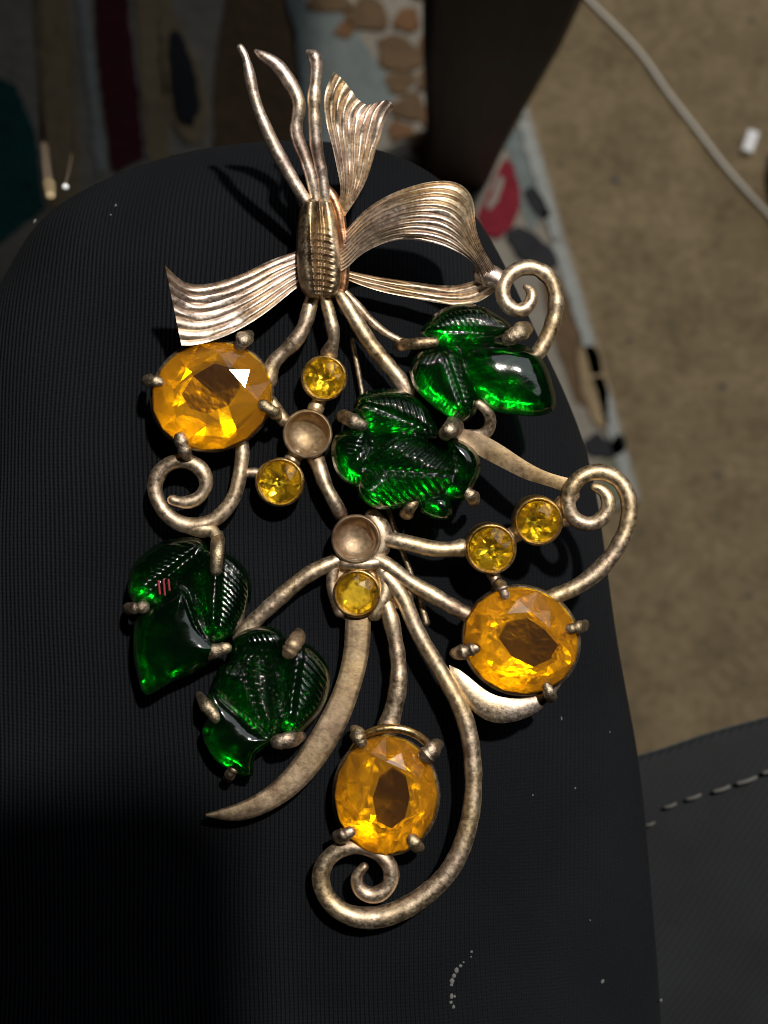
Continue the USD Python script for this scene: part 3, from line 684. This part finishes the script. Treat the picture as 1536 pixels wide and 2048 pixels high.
cup(712, 1078, 50, False, h=3.0, z=1.2, mat_in=M_FLAT)
cup(714, 1187, 49, True, seed=3, h=2.6)
cup(972, 1090, 52, True, seed=4, h=3.0, tilt=(2.6, 2.0))
cup(1066, 1033, 50, True, seed=5, h=3.0, tilt=(2.8, 2.4))

# --- the collar above the bottom amber stone
collar = spline([(705, 1502, 3, 9), (722, 1478, 3.6, 9), (748, 1462, 4.2, 9), (785, 1456, 4.4, 9), (822, 1464, 4.2, 9), (850, 1482, 3.6, 9), (865, 1502, 3, 9)], n=40)
obj('collar', tube_w([B(*p[:3]) for p in collar], collar[:, 3] * PXM, 12), M_CUP, brooch, smooth=60)

# --- large amber stones with prongs
def prong(parent, x0, y0, x1, y1, z0, z1, r=13, m=M_PRONG, flat=0.7):
    """from the setting outside the stone (x0, y0) over its edge to (x1, y1)"""
    dx, dy = x1 - x0, y1 - y0
    s = spline([(x0 - 0.10 * dx, y0 - 0.10 * dy, z0 - 2.6, r * 0.85), (x0, y0, z0 - 0.7, r), (x0 + 0.35 * dx, y0 + 0.35 * dy, z1 - 0.25, r * 1.05), (x1, y1, z1 - 0.05, r * 0.9)], n=18)
    nz = meshkit.noise(np.c_[np.arange(18) * 0.5, np.full(18, x0 * 0.37), np.full(18, y0 * 0.11)])
    return obj('prong', tube_w([B(*p[:3]) for p in s], s[:, 3] * PXM * (0.72 + 0.5 * nz), 12, flat), m, parent, smooth=60)

def amber(cx, cy, ax, ay, rot, z0, seed, prongs, off, dark, tilt=(0, 0), nf=8):
    crown, pv = brilliant(cx, cy, ax, ay, z0, rot, nf, 0.56, 0.765, 0.45, 1.20, (0.70, 0.85, 0.43, 1.25), seed, tilt, off, 0.09, dark)
    s = obj('amber_stone', crown, M_AMBER, brooch)
    is_c = np.arange(len(pv.faces)) % 6 == 5
    obj('foil', crackle(pv.submesh([np.where(~is_c)[0]], append=True), 1 if seed == 21 else 2, 0.00010 if seed == 21 else 0.00006, seed), M_AMBERFOIL, s)
    obj('culet', pv.submesh([np.where(is_c)[0]], append=True), M_CULET, s)
    # metal seat under the stone
    t = np.linspace(0, 2 * np.pi, 60)
    cr, sr = math.cos(rot), math.sin(rot)
    ring = np.array([B(cx + cr * ax * 0.93 * math.cos(a) - sr * ay * 0.93 * math.sin(a), cy + sr * ax * 0.93 * math.cos(a) + cr * ay * 0.93 * math.sin(a), z0 - 1.7) for a in t])
    obj('setting', tube_w(ring, np.full(60, 13 * PXM), 8), M_DARK, s, smooth=60)
    for p in prongs: prong(s, *p[:4], z0 - 0.4, z0 + 0.75, *p[4:])
    return s
amber(424, 792, 121, 108, -0.25, 5.0, 21, [(492, 672, 480, 690, 15), (294, 760, 318, 764, 12), (374, 915, 360, 876, 14, M_PRONG), (556, 830, 526, 810, 13)], (-2, -10), (62, 46, -0.5))
amber(1042, 1281, 116, 106, 0.35, 4.8, 22, [(1000, 1166, 1010, 1190, 12, M_DARK), (914, 1308, 952, 1296, 14, M_DARK), (1168, 1252, 1142, 1258, 13), (1104, 1396, 1094, 1374, 12)], (18, 2), (58, 42, 0.5))
amber(772, 1590, 103, 119, 0.0, 4.8, 27, [(712, 1462, 722, 1486, 14), (872, 1494, 854, 1510, 19), (676, 1676, 700, 1664, 14, M_DARK), (836, 1696, 824, 1680, 14)], (12, 4), (36, 60, 0.05))

# --- moulded green leaf stones
LEAF_STEP = 3.0
def leaf_stone(lobes, z0, prongs, label=None, h_wall=1.6, red=None, dish=26):
    """lobes: (outline px, axis base, axis tip, dome height mm, relief mm, edge radius px)"""
    polys = [Polygon(spline(list(l[0]) + [l[0][0]], n=120)[:-1]).buffer(0) for l in lobes]
    uni = unary_union([p.buffer(4) for p in polys]).buffer(-3)
    if uni.geom_type != 'Polygon': uni = max(uni.geoms, key=lambda q: q.area)
    uni = Polygon(uni.exterior)
    n = int(uni.exterior.length / LEAF_STEP)
    bd = np.array([uni.exterior.interpolate(k / n, normalized=True).coords[0] for k in range(n)])
    x0, y0, x1, y1 = uni.bounds
    gx, gy = np.meshgrid(np.arange(x0, x1, LEAF_STEP), np.arange(y0, y1, LEAF_STEP))
    gx = gx + (np.arange(gx.shape[0]) % 2)[:, None] * LEAF_STEP / 2
    gp = np.c_[gx.ravel(), gy.ravel()]
    inner = uni.buffer(-LEAF_STEP * 0.6)
    gp = gp[shapely.contains_xy(inner, gp[:, 0], gp[:, 1])]
    pts = np.vstack([bd, gp])
    de = shapely.distance(uni.exterior, shapely.points(pts))
    h = np.zeros(len(pts))
    for p, l in zip(polys, lobes):
        ins = shapely.contains_xy(p, pts[:, 0], pts[:, 1])
        d = shapely.distance(p.exterior, shapely.points(pts)) * ins
        _, b0, tip, H, rel, R = l[:6]
        pitch = l[6] if len(l) > 6 else 11.5
        dm = H * np.clip(1 - (1 - np.clip(d / R, 0, 1)) ** 2.2, 0, 1) ** 0.6 * (ins > 0)
        if rel:
            b0, tip = np.array(b0, float), np.array(tip, float)
            ax = tip - b0; L = np.linalg.norm(ax); ax /= L
            a = (pts - b0) @ ax; b = (pts - b0) @ np.array([-ax[1], ax[0]])
            ph = (a - 0.55 * np.abs(b) - 0.006 * b * b) / pitch
            w = np.clip(d / 12, 0, 1)
            ridge = 0.42 * np.cos(2 * np.pi * ph) + 0.12 * np.cos(4 * np.pi * ph)
            rib = -0.9 * np.exp(-(b / 4.5) ** 2)
            dm = dm + 1.35 * rel * w * (pitch / 11.5 * ridge * (1 - np.exp(-(b / 6) ** 2)) + rib)
        h = np.maximum(h, dm)
    h *= np.clip(de / 5, 0, 1) ** 0.5
    h += 0.25 * np.clip(de / 8, 0, 1) + 0.10 * (meshkit.noise(np.c_[pts / 26.0, np.zeros(len(pts))]) - 0.5) * np.clip(de / 10, 0, 1)
    tri = Delaunay(pts).simplices
    cen = pts[tri].mean(1)
    tri = tri[shapely.contains_xy(uni, cen[:, 0], cen[:, 1])]
    top = np.array([B(x, y, z0 + z) for (x, y), z in zip(pts, h)])
    low = np.array([B(x, y, z0 - h_wall) for x, y in bd])
    k = np.arange(n); l_ = (k + 1) % n; o = len(top)
    side = np.vstack([np.c_[k, l_, o + l_], np.c_[k, o + l_, o + k]])
    m = trimesh.Trimesh(np.vstack([top, low]), np.vstack([tri, side]), process=False)
    if m.face_normals[:len(tri), 2].mean() < 0: m.faces[:len(tri)] = m.faces[:len(tri)][:, ::-1]
    s = obj('leaf_stone', m, M_GREEN, brooch, smooth=50)
    if label: s.SetCustomDataByKey('label', label)
    # the backing, a shallow dish that rises to the edge
    q = uni.buffer(-2)
    if q.geom_type != 'Polygon': q = max(q.geoms, key=lambda g_: g_.area)
    nb = int(q.exterior.length / 7)
    b2 = np.array([q.exterior.interpolate(i / nb, normalized=True).coords[0] for i in range(nb)])
    gx, gy = np.meshgrid(np.arange(x0, x1, 7), np.arange(y0, y1, 7)); g2 = np.c_[gx.ravel(), gy.ravel()]
    g2 = g2[shapely.contains_xy(q.buffer(-4), g2[:, 0], g2[:, 1])]
    P2 = np.vstack([b2, g2]); d2 = shapely.distance(q.exterior, shapely.points(P2))
    zz = -0.15 - 1.25 * np.sqrt(np.clip(1 - (1 - np.clip(d2 / dish, 0, 1)) ** 1.7, 0, 1)) + 0.16 * (meshkit.fbm(np.c_[P2 / 26.0, np.ones(len(P2))], 2) - 0.5)
    t2 = Delaunay(P2).simplices; c2 = P2[t2].mean(1); t2 = t2[shapely.contains_xy(q, c2[:, 0], c2[:, 1])]
    bm = trimesh.Trimesh(np.array([B(x, y, z0 + z) for (x, y), z in zip(P2, zz)]), t2, process=False)
    if bm.face_normals[:, 2].mean() < 0: bm.invert()
    obj('backing', bm, M_GREENFOIL, s, smooth=True)
    for p in prongs: prong(s, *p)
    if red:
        for (xa, ya, xb, yb) in red:
            P = np.linspace(B(xa, ya, z0 + 2.0), B(xb, yb, z0 + 1.9), 6)
            obj('red_fleck', tube_w(P, np.full(6, 2.2 * PXM), 8), M_RED, s, smooth=60)
    return s

leaf_stone([
    ([(841, 663), (861, 637), (893, 615), (930, 608), (966, 615), (998, 633), (1023, 658), (1012, 669), (985, 678), (948, 686), (912, 690), (880, 690), (858, 678)], (1016, 664), (845, 660), 1.7, 0.22, 34),
    ([(819, 742), (832, 712), (866, 697), (902, 692), (925, 713), (940, 751), (954, 797), (948, 829), (921, 843), (893, 833), (861, 808), (832, 779)], (885, 695), (935, 838), 1.9, 0.24, 36),
    ([(930, 692), (966, 685), (1007, 685), (1048, 692), (1076, 710), (1096, 742), (1106, 774), (1109, 815), (1089, 829), (1030, 829), (985, 820), (957, 797), (939, 765), (925, 733)], None, None, 2.3, 0, 62)],
    4.2, [(800, 690, 868, 684, 4, 5.6, 13, M_DARK), (1052, 656, 1016, 678, 4.4, 6.1, 17)], 'green leaf stone with two veined leaflets and one smooth petal, top right')
cl = spline([(958, 808, 5.0, 9), (976, 825, 4.6, 11), (980, 850, 3.8, 12), (968, 868, 3.2, 13), (940, 872, 3, 13), (920, 868, 3, 12)], n=30)
obj('clasp', tube_w([B(*p[:3]) for p in cl], cl[:, 3] * PXM, 10, 0.7), M_GOLD, brooch, smooth=60)
leaf_stone([
    ([(707, 815), (720, 792), (752, 780), (793, 780), (825, 792), (852, 815), (868, 843), (876, 872), (848, 874), (811, 866), (770, 864), (730, 856)], (880, 868), (712, 800), 1.7, 0.24, 36, 14),
    ([(663, 902), (670, 874), (697, 859), (734, 859), (742, 888), (742, 925), (736, 950), (720, 972), (697, 967), (673, 943)], (738, 890), (680, 940), 1.5, 0.10, 32),
    ([(722, 938), (745, 886), (793, 866), (825, 870), (866, 888), (905, 915), (914, 947), (896, 981), (857, 999), (811, 1013), (770, 1018), (736, 1009), (714, 979)], (722, 935), (915, 950), 2.5, 0.36, 58, 19),
    ([(888, 872), (930, 886), (957, 915), (958, 947), (946, 972), (934, 995), (903, 999), (890, 970), (908, 938), (900, 905)], None, None, 1.4, 0, 30),
    ([(836, 995), (866, 990), (895, 998), (900, 1034), (866, 1036), (838, 1016)], None, None, 0.9, 0, 20)],
    4.6, [(686, 832, 724, 850, 4.2, 6.0, 15), (912, 848, 890, 868, 4.6, 7.0, 17), (950, 1000, 934, 984, 4.2, 5.5, 14), (812, 1030, 826, 1006, 4.0, 5.4, 13, M_DARK)], 'green leaf stone with a deeply veined central leaflet, middle of the brooch')
leaf_stone([
    ([(256, 1173), (262, 1140), (288, 1108), (321, 1085), (357, 1077), (402, 1080), (414, 1098), (398, 1127), (372, 1152), (346, 1175), (318, 1195), (292, 1212), (262, 1196)], (408, 1088), (268, 1198), 1.7, 0.22, 36),
    ([(412, 1096), (441, 1103), (474, 1121), (497, 1150), (502, 1183), (493, 1222), (477, 1254), (448, 1282), (415, 1280), (400, 1248), (387, 1215), (383, 1176), (388, 1135)], (440, 1120), (430, 1275), 1.8, 0.24, 40),
    ([(269, 1245), (292, 1216), (331, 1193), (363, 1174), (385, 1202), (402, 1248), (428, 1278), (442, 1300), (415, 1329), (376, 1350), (334, 1369), (290, 1388), (278, 1362), (268, 1313)], None, None, 2.0, 0, 60)],
    3.8, [(436, 1076, 432, 1140, 4.2, 5.9, 14), (256, 1218, 286, 1214, 3.6, 5.2, 13), (404, 1308, 452, 1296, 3.6, 5.0, 14)], 'green leaf stone with two veined leaflets and a pointed smooth petal, left',
    dish=42, red=[(317, 1162, 320, 1188), (327, 1160, 330, 1190), (337, 1160, 339, 1180)])
leaf_stone([
    ([(461, 1300), (474, 1272), (506, 1256), (545, 1256), (568, 1274), (566, 1310), (529, 1328), (490, 1328), (464, 1332)], (560, 1300), (470, 1290), 1.3, 0.1, 30),
    ([(560, 1308), (611, 1288), (640, 1311), (657, 1339), (657, 1378), (643, 1417), (617, 1450), (588, 1471), (560, 1453), (552, 1411), (549, 1362), (549, 1329)], (605, 1300), (582, 1462), 1.8, 0.24, 40, 14),
    ([(440, 1332), (480, 1317), (529, 1321), (555, 1345), (559, 1394), (566, 1443), (547, 1478), (513, 1461), (480, 1436), (446, 1406), (428, 1378)], (478, 1322), (540, 1478), 2.5, 0.40, 40, 15),
    ([(422, 1376), (448, 1402), (480, 1430), (513, 1462), (544, 1480), (531, 1494), (508, 1517), (503, 1551), (467, 1543), (432, 1521), (412, 1489), (405, 1459), (420, 1427), (416, 1398)], None, None, 1.5, 0, 40)],
    3.8, [(598, 1272, 578, 1304, 4.4, 6.0, 16, M_FLAT), (402, 1398, 432, 1436, 3.8, 5.2, 13), (596, 1476, 556, 1484, 3.6, 5.2, 17), (456, 1556, 468, 1536, 3.0, 4.2, 11, M_DARK)], 'chipped green leaf stone with veined leaflets beside the curved blade, lower left')

# ================================================================ the phone that takes the picture: its corner shades the lower left of the cloth
phone = thing('phone', 'dark phone held above the knee, its shadow falling on the lower left of the cloth', 'phone')
def rbox(x0, x1, y0, y1, z0, z1, r):
    p = Polygon([(x0 + r, y0 + r), (x1 - r, y0 + r), (x1 - r, y1 - r), (x0 + r, y1 - r)]).buffer(r, 12)
    m = trimesh.creation.extrude_polygon(p, z1 - z0, engine='earcut'); m.apply_translation([0, 0, z0]); return m
obj('body', rbox(-0.050, 0.029, -0.112, 0.049, ZC + 0.003, ZC + 0.0105, 0.010), M_BLACK, phone)
obj('screen', rbox(-0.047, 0.026, -0.109, 0.046, ZC + 0.0107, ZC + 0.0112, 0.008), plain('phone_glass', (0.01, 0.01, 0.012), 0.1), phone)
